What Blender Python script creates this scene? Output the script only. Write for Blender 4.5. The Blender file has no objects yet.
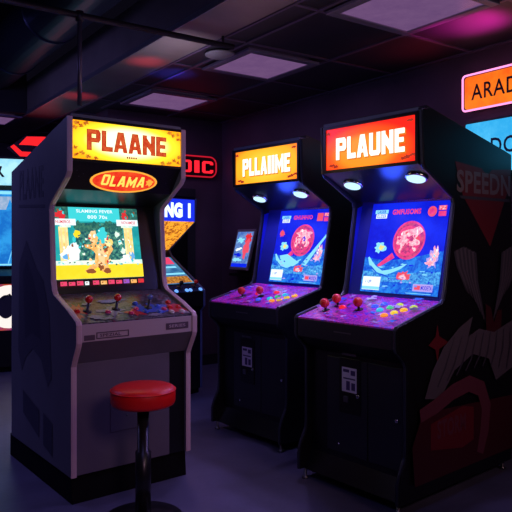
import bpy, bmesh, math, random
from mathutils import Vector, Matrix
random.seed(7)
S = bpy.context.scene
COL = S.collection
R = math.radians
YAW = R(35)                      # the room's walls run 35 degrees off the view axis

# ------------------------------------------------------------------ materials
MATS = {}
def mat(name, col, rough=.5, metal=0., emis=None, es=0., bump=0., bscale=60., spec=.5, var=0., vscale=8., coat=0.):
    if name in MATS: return MATS[name]
    m = bpy.data.materials.new(name); m.use_nodes = True
    nt = m.node_tree; b = nt.nodes['Principled BSDF']
    b.inputs['Base Color'].default_value = (*col, 1)
    b.inputs['Roughness'].default_value = rough
    b.inputs['Metallic'].default_value = metal
    b.inputs['Specular IOR Level'].default_value = spec
    b.inputs['Coat Weight'].default_value = coat
    if emis:
        b.inputs['Emission Color'].default_value = (*emis, 1)
        b.inputs['Emission Strength'].default_value = es
    tc = nt.nodes.new('ShaderNodeTexCoord')
    if var:
        n = nt.nodes.new('ShaderNodeTexNoise'); n.inputs['Scale'].default_value = vscale; n.inputs['Detail'].default_value = 5
        nt.links.new(tc.outputs['Object'], n.inputs['Vector'])
        r = nt.nodes.new('ShaderNodeValToRGB')
        r.color_ramp.elements[0].position = .3; r.color_ramp.elements[1].position = .7
        r.color_ramp.elements[0].color = (*[c*(1-var) for c in col], 1)
        r.color_ramp.elements[1].color = (*[min(1, c*(1+var)) for c in col], 1)
        nt.links.new(n.outputs['Fac'], r.inputs['Fac']); nt.links.new(r.outputs['Color'], b.inputs['Base Color'])
    if bump:
        n = nt.nodes.new('ShaderNodeTexNoise'); n.inputs['Scale'].default_value = bscale; n.inputs['Detail'].default_value = 4
        nt.links.new(tc.outputs['Object'], n.inputs['Vector'])
        bp = nt.nodes.new('ShaderNodeBump'); bp.inputs['Strength'].default_value = bump; bp.inputs['Distance'].default_value = .01
        nt.links.new(n.outputs['Fac'], bp.inputs['Height']); nt.links.new(bp.outputs['Normal'], b.inputs['Normal'])
    MATS[name] = m
    return m

def emi(name, col, s=1., noise=None, nscale=30., thr=(.4, .6), rough=.25):
    """a backlit or glowing surface; noise = second printed/displayed colour mottled in"""
    if name in MATS: return MATS[name]
    m = bpy.data.materials.new(name); m.use_nodes = True
    nt = m.node_tree; b = nt.nodes['Principled BSDF']
    b.inputs['Base Color'].default_value = (.01, .01, .01, 1)
    b.inputs['Roughness'].default_value = rough
    b.inputs['Specular IOR Level'].default_value = .12
    b.inputs['Emission Color'].default_value = (*col, 1)
    b.inputs['Emission Strength'].default_value = s
    if noise:
        tc = nt.nodes.new('ShaderNodeTexCoord')
        n = nt.nodes.new('ShaderNodeTexNoise'); n.inputs['Scale'].default_value = nscale; n.inputs['Detail'].default_value = 6
        n.inputs['Roughness'].default_value = .7
        nt.links.new(tc.outputs['Object'], n.inputs['Vector'])
        r = nt.nodes.new('ShaderNodeValToRGB')
        r.color_ramp.elements[0].position = thr[0]; r.color_ramp.elements[1].position = thr[1]
        r.color_ramp.elements[0].color = (*col, 1); r.color_ramp.elements[1].color = (*noise, 1)
        nt.links.new(n.outputs['Fac'], r.inputs['Fac']); nt.links.new(r.outputs['Color'], b.inputs['Emission Color'])
    MATS[name] = m
    return m

def backlit(name, edge, mid, core, s, cx, cz, rx, rz):
    """translucent sign face with the tube behind its middle (object space ellipse)"""
    m = bpy.data.materials.new(name); m.use_nodes = True
    nt = m.node_tree; b = nt.nodes['Principled BSDF']
    b.inputs['Base Color'].default_value = (.02, .015, .01, 1); b.inputs['Roughness'].default_value = .25
    tc = nt.nodes.new('ShaderNodeTexCoord'); mp = nt.nodes.new('ShaderNodeMapping')
    mp.inputs['Location'].default_value = (-cx/rx, 0, -cz/rz); mp.inputs['Scale'].default_value = (1/rx, 0, 1/rz)
    ln = nt.nodes.new('ShaderNodeVectorMath'); ln.operation = 'LENGTH'
    r = nt.nodes.new('ShaderNodeValToRGB'); r.color_ramp.interpolation = 'EASE'
    e = r.color_ramp.elements; e[0].position = .42; e[0].color = (*core, 1); e[1].position = 1.15 if False else 1.; e[1].color = (*edge, 1)
    k = e.new(.74); k.color = (*mid, 1)
    nt.links.new(tc.outputs['Object'], mp.inputs['Vector']); nt.links.new(mp.outputs['Vector'], ln.inputs[0])
    nt.links.new(ln.outputs['Value'], r.inputs['Fac']); nt.links.new(r.outputs['Color'], b.inputs['Emission Color'])
    b.inputs['Emission Strength'].default_value = s
    MATS[name] = m
    return m

def patterned(name, cols, scale, rough=.2, spec=.5, emis=0.):
    """printed overlay: voronoi/noise patches of several inks"""
    m = bpy.data.materials.new(name); m.use_nodes = True
    nt = m.node_tree; b = nt.nodes['Principled BSDF']; b.inputs['Roughness'].default_value = rough
    b.inputs['Specular IOR Level'].default_value = spec
    tc = nt.nodes.new('ShaderNodeTexCoord')
    n = nt.nodes.new('ShaderNodeTexNoise'); n.inputs['Scale'].default_value = scale; n.inputs['Detail'].default_value = 3
    n.inputs['Distortion'].default_value = 1.5
    nt.links.new(tc.outputs['Object'], n.inputs['Vector'])
    r = nt.nodes.new('ShaderNodeValToRGB'); r.color_ramp.interpolation = 'LINEAR'
    els = r.color_ramp.elements
    k = len(cols)
    for i, c in enumerate(cols):
        p = .3 + .42*i/(k-1)
        if i == 0: els[0].position = p; els[0].color = (*c, 1)
        elif i == k-1: els[len(els)-1].position = p; els[len(els)-1].color = (*c, 1)
        else: e = els.new(p); e.color = (*c, 1)
    nt.links.new(n.outputs['Fac'], r.inputs['Fac']); nt.links.new(r.outputs['Color'], b.inputs['Base Color'])
    if emis:
        nt.links.new(r.outputs['Color'], b.inputs['Emission Color']); b.inputs['Emission Strength'].default_value = emis
    MATS[name] = m
    return m

# ------------------------------------------------------------------ mesh builder
class MB:
    def __init__(s): s.v = []; s.f = []; s.m = []; s.mats = []; s.smooth = []
    def mi(s, m):
        if m not in s.mats: s.mats.append(m)
        return s.mats.index(m)
    def add(s, vs, fs, m, sm=False):
        o = len(s.v); s.v += [tuple(v) for v in vs]; k = s.mi(m)
        for f in fs: s.f.append([i+o for i in f]); s.m.append(k); s.smooth.append(sm)
    def box(s, x0, x1, y0, y1, z0, z1, m):
        vs = [(x, y, z) for z in (z0, z1) for y in (y0, y1) for x in (x0, x1)]
        s.add(vs, [(0,2,3,1),(4,5,7,6),(0,1,5,4),(2,6,7,3),(0,4,6,2),(1,3,7,5)], m)
    def prism(s, prof, x0, x1, m):          # profile in (y,z) extruded along x
        n = len(prof)
        s.add([(x0,y,z) for y,z in prof]+[(x1,y,z) for y,z in prof],
              [tuple(range(n)), tuple(range(2*n-1, n-1, -1))]+[(i,(i+1)%n,n+(i+1)%n,n+i) for i in range(n)], m)
    def slab(s, x0, x1, a, b, th, m):       # board across the width from (y,z) a to b, thickness away from the outside
        d = Vector((b[0]-a[0], b[1]-a[1])); d.normalize(); nn = Vector((-d.y, d.x))   # a above b -> n points to +y (inside)
        if nn.x < 0 or (abs(nn.x) < 1e-6 and nn.y > 0): nn = -nn
        s.prism([a, b, (b[0]+nn.x*th, b[1]+nn.y*th), (a[0]+nn.x*th, a[1]+nn.y*th)], x0, x1, m)
    def lathe(s, prof, m, c=(0,0,0), axis=(0,0,1), n=24, sm=True, sx=1., sy=1.):
        ax = Vector(axis).normalized(); q = Vector((0,0,1)).rotation_difference(ax)
        vs = []; fs = []
        for r, h in prof:
            for i in range(n):
                t = 2*math.pi*i/n
                vs.append(q @ Vector((r*sx*math.cos(t), r*sy*math.sin(t), h)) + Vector(c))
        for j in range(len(prof)-1):
            for i in range(n):
                fs.append((j*n+i, j*n+(i+1)%n, (j+1)*n+(i+1)%n, (j+1)*n+i))
        fs.append(tuple(range(n-1, -1, -1))); fs.append(tuple(range((len(prof)-1)*n, len(prof)*n)))
        s.add(vs, fs, m, sm)
    def ball(s, c, r, m, n=16):
        s.lathe([(r*math.sin(math.pi*k/n)+1e-5, -r*math.cos(math.pi*k/n)) for k in range(n+1)], m, c, n=20)
    def tube(s, path, r, m, closed=False, n=8):
        P = [Vector(p) for p in path]; L = len(P); vs = []; fs = []
        for i, p in enumerate(P):
            a = P[(i-1) % L] if (closed or i > 0) else p; b = P[(i+1) % L] if (closed or i < L-1) else p
            d = (b-a).normalized(); up = Vector((0,0,1)) if abs(d.z) < .9 else Vector((0,1,0))
            u = d.cross(up).normalized(); w = d.cross(u)
            for k in range(n):
                t = 2*math.pi*k/n; vs.append(p+u*r*math.cos(t)+w*r*math.sin(t))
        for i in range(L if closed else L-1):
            j = (i+1) % L
            for k in range(n): fs.append((i*n+k, i*n+(k+1)%n, j*n+(k+1)%n, j*n+k))
        if not closed: fs += [tuple(range(n)), tuple(range(L*n-1, (L-1)*n-1, -1))]
        s.add(vs, fs, m, True)
    def build(s, name, parent=None, bevel=0., loc=None, rotz=None, recalc=True):
        me = bpy.data.meshes.new(name); me.from_pydata(s.v, [], s.f)
        for m in s.mats: me.materials.append(m)
        for p, k, sm in zip(me.polygons, s.m, s.smooth): p.material_index = k; p.use_smooth = sm
        if recalc:
            bm = bmesh.new(); bm.from_mesh(me); bmesh.ops.recalc_face_normals(bm, faces=bm.faces); bm.to_mesh(me); bm.free()
        me.update()
        o = bpy.data.objects.new(name, me); COL.objects.link(o)
        if parent: o.parent = parent
        if loc is not None: o.location = loc
        if rotz is not None: o.rotation_euler = (0, 0, rotz)
        if bevel:
            b = o.modifiers.new('b', 'BEVEL'); b.width = bevel; b.segments = 2; b.limit_method = 'ANGLE'; b.angle_limit = R(35)
        return o

def thing(name, label, cat, loc, rotz=0., group=None):
    o = bpy.data.objects.new(name, None); o.empty_display_size = .1; COL.objects.link(o)
    o.location = loc; o.rotation_euler = (0, 0, rotz); o['label'] = label; o['category'] = cat
    if group: o['group'] = group
    return o
def tag(o, label, cat, group=None):
    o['label'] = label; o['category'] = cat
    if group: o['group'] = group
    return o
def lab(o, t): o['label'] = t; return o
def struct(o): o['kind'] = 'structure'; return o
def RW(n, t, z=0.):              # room axes -> world
    return Vector((n*math.cos(YAW)-t*math.sin(YAW), n*math.sin(YAW)+t*math.cos(YAW), z))

# ------------------------------------------------------------------ lettering
# heavy condensed sign capitals: outlines on a 0..1 box, holes joined by a slit-free strip build
def block_letter(c, t=.30, u=.19):
    """list of convex polygons; t = stem width, u = bar height"""
    def r(x0, y0, x1, y1): return [(x0,y0),(x1,y0),(x1,y1),(x0,y1)]
    k = .12
    return {
     'P': [r(0,0,t,1), [(t,1-u),(1-t,1-u),(1,1-k),(1-k*1.2,1),(t,1)], [(1-t,.40+u),(1,.40+k),(1,1-k),(1-t,1-u)], [(t,.40),(1-k*1.2,.40),(1,.40+k),(1-t,.40+u),(t,.40+u)]],
     'L': [r(0,0,t,1), r(t,0,1,u*1.1)],
     'A': [[(0,0),(t,0),(.62,1),(.30,1)], [(1-t,0),(1,0),(.70,1),(.38,1)], r(.24,.20,.76,.36)],
     'U': [[(0,k),(t,u),(t,1),(0,1)], [(1-t,u),(1,k),(1,1),(1-t,1)], [(0,k),(k*1.2,0),(1-k*1.2,0),(1,k),(1-t,u),(t,u)]],
     'I': [r(.5-t*.5,0,.5+t*.5,1)],
     'N': [r(0,0,t,1), r(1-t,0,1,1), [(t*.6,1),(t*.6,.55),(1-t*.6,0),(1-t*.6,.45)]],
     'E': [r(0,0,t,1), r(t,0,1,u), r(t,.42,.9,.42+u*.9), r(t,1-u,1,1)],
     'M': [r(0,0,t*.8,1), r(1-t*.8,0,1,1), [(t*.5,1),(t*.8,.5),(.5,.1),(.5,.55)], [(.5,.55),(.5,.1),(1-t*.8,.5),(1-t*.5,1)]],
     'O': [[(0,k),(t,u),(t,1-u),(0,1-k)], [(1-t,u),(1,k),(1,1-k),(1-t,1-u)], [(0,k),(k*1.2,0),(1-k*1.2,0),(1,k),(1-t,u),(t,u)], [(0,1-k),(t,1-u),(1-t,1-u),(1,1-k),(1-k*1.2,1),(k*1.2,1)]],
     'D': [r(0,0,t,1), [(1-t,u),(1,k),(1,1-k),(1-t,1-u)], [(t,0),(1-k*1.2,0),(1,k),(1-t,u),(t,u)], [(t,1-u),(1-t,1-u),(1,1-k),(1-k*1.2,1),(t,1)]],
     'C': [[(0,k),(t,u),(t,1-u),(0,1-k)], [(0,k),(k*1.2,0),(1-k*1.2,0),(1,k),(1,.3),(1-t,.3),(1-t,u),(t,u)], [(0,1-k),(t,1-u),(1-t,1-u),(1-t,.7),(1,.7),(1,1-k),(1-k*1.2,1),(k*1.2,1)]],
     '/': [],
    }[c]
BW = dict(I=.48, M=1.25, N=1.02, A=1.05, L=.82, E=.84)
TCACHE = {}
def text2d(s, bold=.03):
    k = (s, bold)
    if k in TCACHE: return TCACHE[k]
    c = bpy.data.curves.new('lettering_curve', 'FONT'); c.body = s; c.size = 1; c.offset = bold; c.resolution_u = 3
    c.space_character = 1.08
    o = bpy.data.objects.new('lettering_curve', c); COL.objects.link(o)
    bpy.context.view_layer.update()
    dg = bpy.context.evaluated_depsgraph_get(); ev = o.evaluated_get(dg); me = ev.to_mesh()
    vs = [(v.co.x, v.co.y) for v in me.vertices]; fs = [tuple(p.vertices) for p in me.polygons]
    ev.to_mesh_clear(); bpy.data.objects.remove(o); bpy.data.curves.remove(c)
    x0 = min(v[0] for v in vs); x1 = max(v[0] for v in vs); y0 = min(v[1] for v in vs); y1 = max(v[1] for v in vs)
    vs = [((x-x0)/(x1-x0), (y-y0)/(y1-y0)) for x, y in vs]
    TCACHE[k] = (vs, fs); return vs, fs

class Art:
    """flat printed or displayed graphics laid on a plane; a to the right, b downwards, both 0..1"""
    def __init__(s, origin, ea, eb, nrm, w, h, lift=.0012, step=.0002):
        s.o = Vector(origin); s.ea = Vector(ea).normalized()*w; s.eb = Vector(eb).normalized()*h; s.n = Vector(nrm).normalized()
        s.mb = MB(); s.l = lift; s.st = step
    def P(s, a, b): return s.o + s.ea*a + s.eb*b + s.n*s.l
    def poly(s, pts, m):
        s.mb.add([s.P(a, b) for a, b in pts], [tuple(range(len(pts)))], m); s.l += s.st
    def rect(s, a0, b0, a1, b1, m): s.poly([(a0,b0),(a1,b0),(a1,b1),(a0,b1)], m)
    def ell(s, a, b, ra, rb, m, n=28, rot=0.):
        s.poly([(a+ra*math.cos(t)*math.cos(rot)-rb*math.sin(t)*math.sin(rot), b+ra*math.cos(t)*math.sin(rot)+rb*math.sin(t)*math.cos(rot)) for t in [2*math.pi*i/n for i in range(n)]], m)
    def blob(s, a, b, ra, rb, m, n=18, j=.35, seed=0):
        keep = s.st
        if n < 10: s.st = 1.5e-5          # specks share almost one layer
        rr = random.Random(seed)
        s.poly([(a+ra*k*math.cos(t), b+rb*k*math.sin(t)) for t, k in [(2*math.pi*i/n, 1-j+2*j*rr.random()) for i in range(n)]], m)
        s.st = keep
    def text(s, t, a0, b0, a1, b1, m, bold=.03, slant=0.):
        vs, fs = text2d(t, bold)
        s.mb.add([s.P(a0+(a1-a0)*x+slant*y, b1+(b0-b1)*y) for x, y in vs], fs, m); s.l += s.st
    def block(s, word, a0, b0, a1, b1, m, gap=.13, grow=0., t=.30, u=.19, jit=None):
        tot = sum(BW.get(c, 1.) for c in word)+gap*(len(word)-1); x = 0; fs = []; vs = []
        for i, c in enumerate(word):
            w = BW.get(c, 1.); dt = t/(w if c != 'I' else .48)
            if c == 'I': dt = .95
            for pl in block_letter(c, dt if c not in 'AM' else t, u):
                o = len(vs)
                cx = sum(q[0] for q in pl)/len(pl); cy = sum(q[1] for q in pl)/len(pl)
                for px, py in pl:
                    X = (x+px*w)/tot; Y = py + (jit[i] if jit else 0)
                    X += grow*(1 if px > cx else -1)*.5; Y += grow*3*(1 if py > cy else -1)*.5
                    vs.append(s.P(a0+(a1-a0)*X, b1+(b0-b1)*Y))
                fs.append(tuple(range(o, len(vs))))
            x += w+gap
        s.mb.add(vs, fs, m); s.l += s.st
    def stroke(s, pts, w, m):
        """ribbon of width w along points"""
        L = []; Rr = []
        for i, p in enumerate(pts):
            a = pts[max(0, i-1)]; b = pts[min(len(pts)-1, i+1)]
            dx, dy = b[0]-a[0], b[1]-a[1]; d = math.hypot(dx, dy) or 1
            ww = w[i] if isinstance(w, (list, tuple)) else w
            L.append((p[0]-dy/d*ww, p[1]+dx/d*ww)); Rr.append((p[0]+dy/d*ww, p[1]-dx/d*ww))
        n = len(pts)
        s.mb.add([s.P(*q) for q in L+Rr], [(i, i+1, n+i+1, n+i) for i in range(n-1)], m); s.l += s.st
    def build(s, name, parent): return s.mb.build(name, parent, recalc=False)

def plane_art(x0, x1, a, b, flip=False, **k):
    """graphics frame on a cross board from (y,z) a (upper edge) to b (lower edge)"""
    d = Vector((0, b[0]-a[0], b[1]-a[1])); h = d.length; nn = Vector((1,0,0)).cross(-d).normalized()
    return Art((x0, a[0], a[1]), (1,0,0), d, nn, x1-x0, h, **k)

# ------------------------------------------------------------------ shared materials
black_lam = mat('black_laminate', (.005,.005,.008), .42, bump=.05, bscale=220)
black_pl = mat('black_plastic', (.01,.01,.012), .3)
black_flat = mat('black_matte', (.003,.003,.004), .7, spec=.15)
grey_paint = mat('grey_cabinet_paint', (.165,.165,.20), .45, bump=.04, bscale=150, var=.08, vscale=5)
grey_door = mat('grey_door_paint', (.13,.11,.15), .5, bump=.04, bscale=150, var=.1, vscale=4)
molding_pink = mat('pink_grey_molding', (.62,.44,.50), .35)
molding_dark = mat('slate_molding', (.03,.035,.06), .3)
red_pl = mat('red_plastic', (.85,.02,.02), .18, coat=.5, spec=.6)
blue_pl = mat('blue_plastic', (.05,.15,.75), .2, coat=.5)
chrome = mat('chrome', (.7,.7,.75), .18, 1.)
steel_dk = mat('dark_steel', (.2,.2,.23), .35, .9)
label_mat = mat('coin_label_print', (.8,.75,.95), .4)
label_dk = mat('coin_label_ink', (.08,.05,.2), .4)
art_navy = mat('faded_navy_print', (.085,.085,.12), .5)
art_navy2 = mat('dark_navy_print', (.06,.06,.09), .5)

def disc_obj(name, parent, c, nrm, prof, m, label=None, n=24, sx=1., sy=1.):
    mb = MB(); mb.lathe(prof, m, c, nrm, n=n, sx=sx, sy=sy); o = mb.build(name, parent)
    if label: o['label'] = label
    return o

def joystick(parent, P, nrm, col, label, h=.062, r=.0175):
    mb = MB(); mb.lathe([(.021,0),(.021,.004),(.012,.007),(.0065,.008),(.0065,h)], black_pl, P, nrm, n=18)
    j = mb.build('joystick', parent); j['label'] = label
    b = MB(); b.ball(tuple(Vector(P)+Vector(nrm)*(h+r*.7)), r, col); b.build('ball_top', j)
    return j

def button(parent, P, nrm, col, label=None, r=.0145):
    mb = MB(); mb.lathe([(r,0),(r,.006),(r*.92,.008)], col, P, nrm, n=18)
    o = mb.build('button', parent)
    p = MB(); p.lathe([(r*.68,.008),(r*.68,.0115),(r*.5,.0125)], col, P, nrm, n=18); p.build('plunger', o)
    if label: o['label'] = label
    return o

def side_trim(parent, x, front, m, w=.027, th=.005, label=None):
    """rounded molding that caps the front edge of a side panel"""
    mb = MB(); n = len(front); vs = []; fs = []
    for i, (y, z) in enumerate(front):
        a = front[max(i-1,0)]; b = front[min(i+1,n-1)]
        d1 = Vector((y-a[0], z-a[1])); d2 = Vector((b[0]-y, b[1]-z))
        if d1.length < 1e-6: d1 = d2
        if d2.length < 1e-6: d2 = d1
        d1.normalize(); d2.normalize(); n1 = Vector((-d1.y, d1.x)); n2 = Vector((-d2.y, d2.x))
        nn = (n1+n2); nn = nn/max(nn.length_squared, .5)*2/1.0*1.0 if False else (n1+n2).normalized()/max(.5, (n1+n2).normalized().dot(n1))
        for dx, o in ((-w/2, 0), (-w/2, th*.6), (-w/4, th), (w/4, th), (w/2, th*.6), (w/2, 0)):
            vs.append((x+dx, y+nn.x*o, z+nn.y*o))
    for i in range(n-1):
        for k in range(5): fs.append((i*6+k, i*6+k+1, (i+1)*6+k+1, (i+1)*6+k))
        fs.append((i*6+5, i*6, (i+1)*6, (i+1)*6+5))
    fs += [tuple(range(6)), tuple(range(n*6-1, n*6-7, -1))]
    mb.add(vs, fs, m); o = mb.build('edge_molding', parent)
    if label: o['label'] = label
    return o

# ================================================================== ROOM
floor_m = mat('floor_sealed_concrete', (.115,.12,.21), .42, bump=.12, bscale=30, var=.22, vscale=3)
ceil_m = mat('ceiling_tile_dark', (.03,.024,.04), .5, bump=.03, bscale=40, var=.15, vscale=6)
grid_m = mat('ceiling_grid_paint', (.13,.09,.17), .4)
wall_m = mat('wall_plum_paint', (.095,.052,.09), .75, bump=.15, bscale=14, var=.2, vscale=3)
dark_m = mat('dark_paint', (.016,.014,.022), .7)
beam_m = mat('beam_brushed_steel', (.34,.27,.27), .42, .35, bump=.04, bscale=25, var=.12, vscale=4)
duct_m = mat('duct_dark_metal', (.04,.045,.09), .35, .7, bump=.1, bscale=12)
pipe_m = mat('pipe_dark', (.03,.025,.035), .4, .5)

def rbox(name, n0, n1, t0, t1, z0, z1, m, bevel=0):
    mb = MB(); mb.box(n0, n1, t0, t1, z0, z1, m); return struct(mb.build(name, rotz=YAW, bevel=bevel))
ZC = 2.4; WR = 3.4; TB = 5.45
rbox('floor', -3.6, 3.6, -2.6, 8.2, -.1, 0, floor_m)
# right wall: shallow panel lines
mb = MB(); mb.box(WR, WR+.12, -2.6, 8.2, 0, 3.3, wall_m)
struct(mb.build('wall_right', rotz=YAW))
rbox('wall_back', 2.2, WR, TB, TB+.12, 0, ZC, wall_m)
rbox('wall_return', 2.2, 2.32, TB+.12, 8.08, 0, ZC, wall_m)
rbox('wall_far', -3.6, 2.2, 8.08, 8.2, 0, ZC, wall_m)
rbox('wall_left', -3.72, -3.6, -2.6, 8.2, 0, 3.3, wall_m)
rbox('wall_front', -3.6, 3.4, -2.72, -2.6, 0, 3.3, wall_m)
rbox('baseboard_right', WR-.015, WR, -2.6, TB, 0, .1, dark_m)
rbox('baseboard_back', 2.2, WR-.015, TB-.015, TB, 0, .1, dark_m)
# doorway on the back wall, flush black sheet painting its dark depth
mb = MB()
mb.box(2.42, 2.5, TB-.03, TB, 0, 1.72, dark_m); mb.box(3.0, 3.08, TB-.03, TB, 0, 1.72, dark_m); mb.box(2.5, 3.0, TB-.03, TB, 1.64, 1.72, dark_m)
mb.box(2.5, 3.0, TB-.012, TB, 0, 1.64, black_flat); struct(mb.build('door_1', rotz=YAW))
# dropped ceiling right of the beam, open dark ceiling left of it, low ceiling at the far end
rbox('ceiling', 1.975, WR, -2.6, 8.08, ZC, ZC+.06, ceil_m)
rbox('ceiling_open', -3.6, 1.67, -2.6, 6.1, 3.2, 3.3, dark_m)
rbox('ceiling_far', -3.6, 1.67, 6.15, 8.08, ZC, ZC+.06, ceil_m)
rbox('trim_1', -3.6, 1.67, 6.1, 6.15, ZC, 3.2, dark_m)
mb = MB()
T0 = [1.85-.65*6+.65*i for i in range(15)]
for t in T0:
    if t > -2.5: mb.box(1.98, WR-.002, t-.011, t+.011, ZC-.008, ZC-.0005, grid_m)
for n in (2.14, 2.79):
    mb.box(n-.011, n+.011, -2.55, 5.44, ZC-.010, ZC-.0008, grid_m)
mb.box(WR-.03, WR-.001, -2.55, 5.44, ZC-.012, ZC-.001, grid_m)
struct(mb.build('trim_2', rotz=YAW))
# the steel beam and its lip
mb = MB(); mb.box(1.675, 1.97, -2.55, 8.05, ZC-.004, ZC+.3, beam_m)
mb.box(1.668, 1.676, -2.55, 8.05, ZC-.012, ZC+.02, mat('beam_lip', (.5,.45,.55), .3, .8))
struct(mb.build('trim_3', rotz=YAW))
rbox('trim_4', 1.97, 1.985, -2.55, 8.05, ZC-.012, ZC+.05, grid_m)

# ceiling light fittings
diff = emi('light_diffuser', (.25,.125,.30), .66, noise=(.19,.09,.25), nscale=9, thr=(.3,.7))
frame_l = mat('light_frame_paint', (.22,.17,.28), .4)
def ceiling_light(n, t, label, z=ZC, s=.6, group='square panel lights in the dropped ceiling'):
    o = thing('ceiling_light', label, 'ceiling light', RW(n, t, z), YAW, group)
    mb = MB(); h = s/2; w = .05
    for a in ((-h,h,-h,-h+w),(-h,h,h-w,h),(-h,-h+w,-h+w,h-w),(h-w,h,-h+w,h-w)): mb.box(a[0],a[1],a[2],a[3],-.03,-.011,frame_l)
    mb.build('frame', o, bevel=.004)
    mb = MB(); k = h-w; mb.box(-k,k,-k,k,-.022,-.014, diff); mb.build('diffuser', o)
    return o
ceiling_light(2.465, 2.175, 'large purple ceiling light panel at top, nearest the orange sign')
ceiling_light(2.465, 3.475, 'middle purple ceiling light panel beside the round ceiling speaker', s=.56)
ceiling_light(2.465, 4.80, 'farthest purple ceiling light panel, low over the yellow PLAANE marquee')
ceiling_light(1.40, 6.46, 'small dim ceiling light panel at the left edge beside the beam end', s=.52)
# round ceiling speaker
o = thing('ceiling_speaker', 'round flat grey speaker disc in the ceiling beside the steel beam', 'speaker', RW(2.12+.0, 3.42, ZC), YAW)
mb = MB(); mb.lathe([(.095,-.0105),(.095,-.018),(.085,-.024)], mat('speaker_grille', (.30,.26,.32), .5, bump=.4, bscale=300), (0,0,0), n=36); mb.build('grille', o)

# overhead duct, pipes
mb = MB(); mb.lathe([(.20,-2.3),(.20,6.05)], duct_m, (1.38,0,2.78), (0,1,0), n=32)
for t in range(-2, 6): mb.lathe([(.208,t+.4),(.208,t+.43)], duct_m, (1.38,0,2.78), (0,1,0), n=32)
tag(mb.build('air_duct', rotz=YAW), 'round dark air duct running overhead left of the steel beam', 'duct')
o = thing('hanging_rod_pipe', 'thin dark pipe crossing under the steel beam with a vertical rod hanging from it', 'pipe', RW(1.05, 3.115, 2.34), YAW)
mb = MB(); mb.tube([(-4.3,0,0),(.97,0,0)], .017, pipe_m); mb.build('pipe', o)
mb = MB(); mb.tube([(.06,0,-.005),(.06,0,-.45)], .0115, mat('rod_metal', (.16,.13,.17), .35, .6)); mb.lathe([(.02,-.03),(.02,.02)], pipe_m, (.06,0,0), n=12); mb.build('hanging_rod', o)
mb = MB(); mb.tube([(-.9,0,0),(-.9,0,.85)], .012, pipe_m); mb.build('hanger', o)
mb = MB(); mb.tube([(.9,0,0),(.9,0,.05)], .008, pipe_m); mb.build('hanger', o)
o = thing('pipe_run', 'dim dark pipe frame hanging in the open ceiling at upper left', 'pipe', RW(.3, 5.2, 2.62), YAW)
mb = MB(); mb.tube([(-3.2,0,0),(.85,0,0)], .022, pipe_m)
mb.tube([(-3.2,.5,.22),(.85,.5,.22)], .03, pipe_m); mb.build('pipe', o)
for x in (-.9, .45):
    mb = MB(); mb.tube([(x,0,-.3 if x > 0 else .0),(x,0,.575)], .014, pipe_m); mb.build('hanging_rod', o)

# ================================================================== WHITE/GREY MACHINE (machine 1)
W = .643
M1 = thing('arcade_cabinet', 'grey upright arcade cabinet at left with yellow PLAANE marquee and red oval logo', 'arcade machine', (-.876, 2.971, 0), R(38.4))
front1 = [(-.047,.13),(-.047,.64),(-.062,.67),(-.10,.735),(-.108,.755),(-.108,.835),(-.10,.85),(0,.895),(.165,.955),(.185,.975),(.20,1.02),(.225,1.375),(.215,1.40),(.02,1.52),(0,1.545),(0,1.80)]
prof1 = front1 + [(.80,1.605),(.80,.13)]
for x0, x1 in ((0,.025),(W-.025,W)):
    mb = MB(); mb.prism(prof1, x0, x1, grey_paint); sp = mb.build('side_panel', M1, bevel=.002)
    if x0 == 0:
        A = Art((0,.80,1.80), (0,-1,0), (0,0,-1), (-1,0,0), .8, 1.8)     # a: back->front, b: down
        def sa(y, z): return ((.80-y)/.8, (1.80-z)/1.8)
        a0 = sa(.66,1.60); a1 = sa(.30,1.44)
        A.text('PLAANE', a0[0], a0[1], a1[0], a1[1], art_navy, .02)
        A.poly([sa(.67,1.415),sa(.28,1.40),sa(.28,1.385),sa(.67,1.40)], art_navy)
        A.poly([sa(.66,1.1),sa(.55,1.22),sa(.48,1.16),(sa(.40,1.08)),sa(.30,1.02),sa(.22,.86),sa(.19,.55),sa(.24,.50),sa(.33,.62),sa(.45,.66),sa(.56,.60),sa(.62,.52),sa(.68,.62)], art_navy)
        A.poly([sa(.60,1.05),sa(.54,1.12),sa(.44,1.02),sa(.36,.9),sa(.34,.72),sa(.46,.74),sa(.57,.70)], art_navy2)
        A.poly([sa(.60,.42),sa(.36,.36),sa(.36,.22),sa(.60,.30)], art_navy2)
        A.poly([sa(.30,.36),sa(.18,.33),sa(.18,.17),sa(.30,.20)], art_navy2)
        lab(A.build('side_artwork', sp), 'faded navy side artwork with lettering')
for x in (.0125, W-.0125): side_trim(M1, x, front1, molding_pink, label='pinkish grey edge molding')
mb = MB(); mb.slab(.025, W-.025, (0.002,1.798), (.795,1.603), .018, grey_paint); mb.build('top_panel', M1)
mb = MB(); mb.box(.025, W-.025, .775, .795, .13, 1.60, grey_paint); mb.build('back_panel', M1)
mb = MB(); mb.prism([(-.03,0),(.06,0),(.86,0),(.86,.125),(.80,.13),(-.02,.13)], .012, W-.012, black_flat); lab(mb.build('plinth', M1, bevel=.004), 'black plinth')
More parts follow.
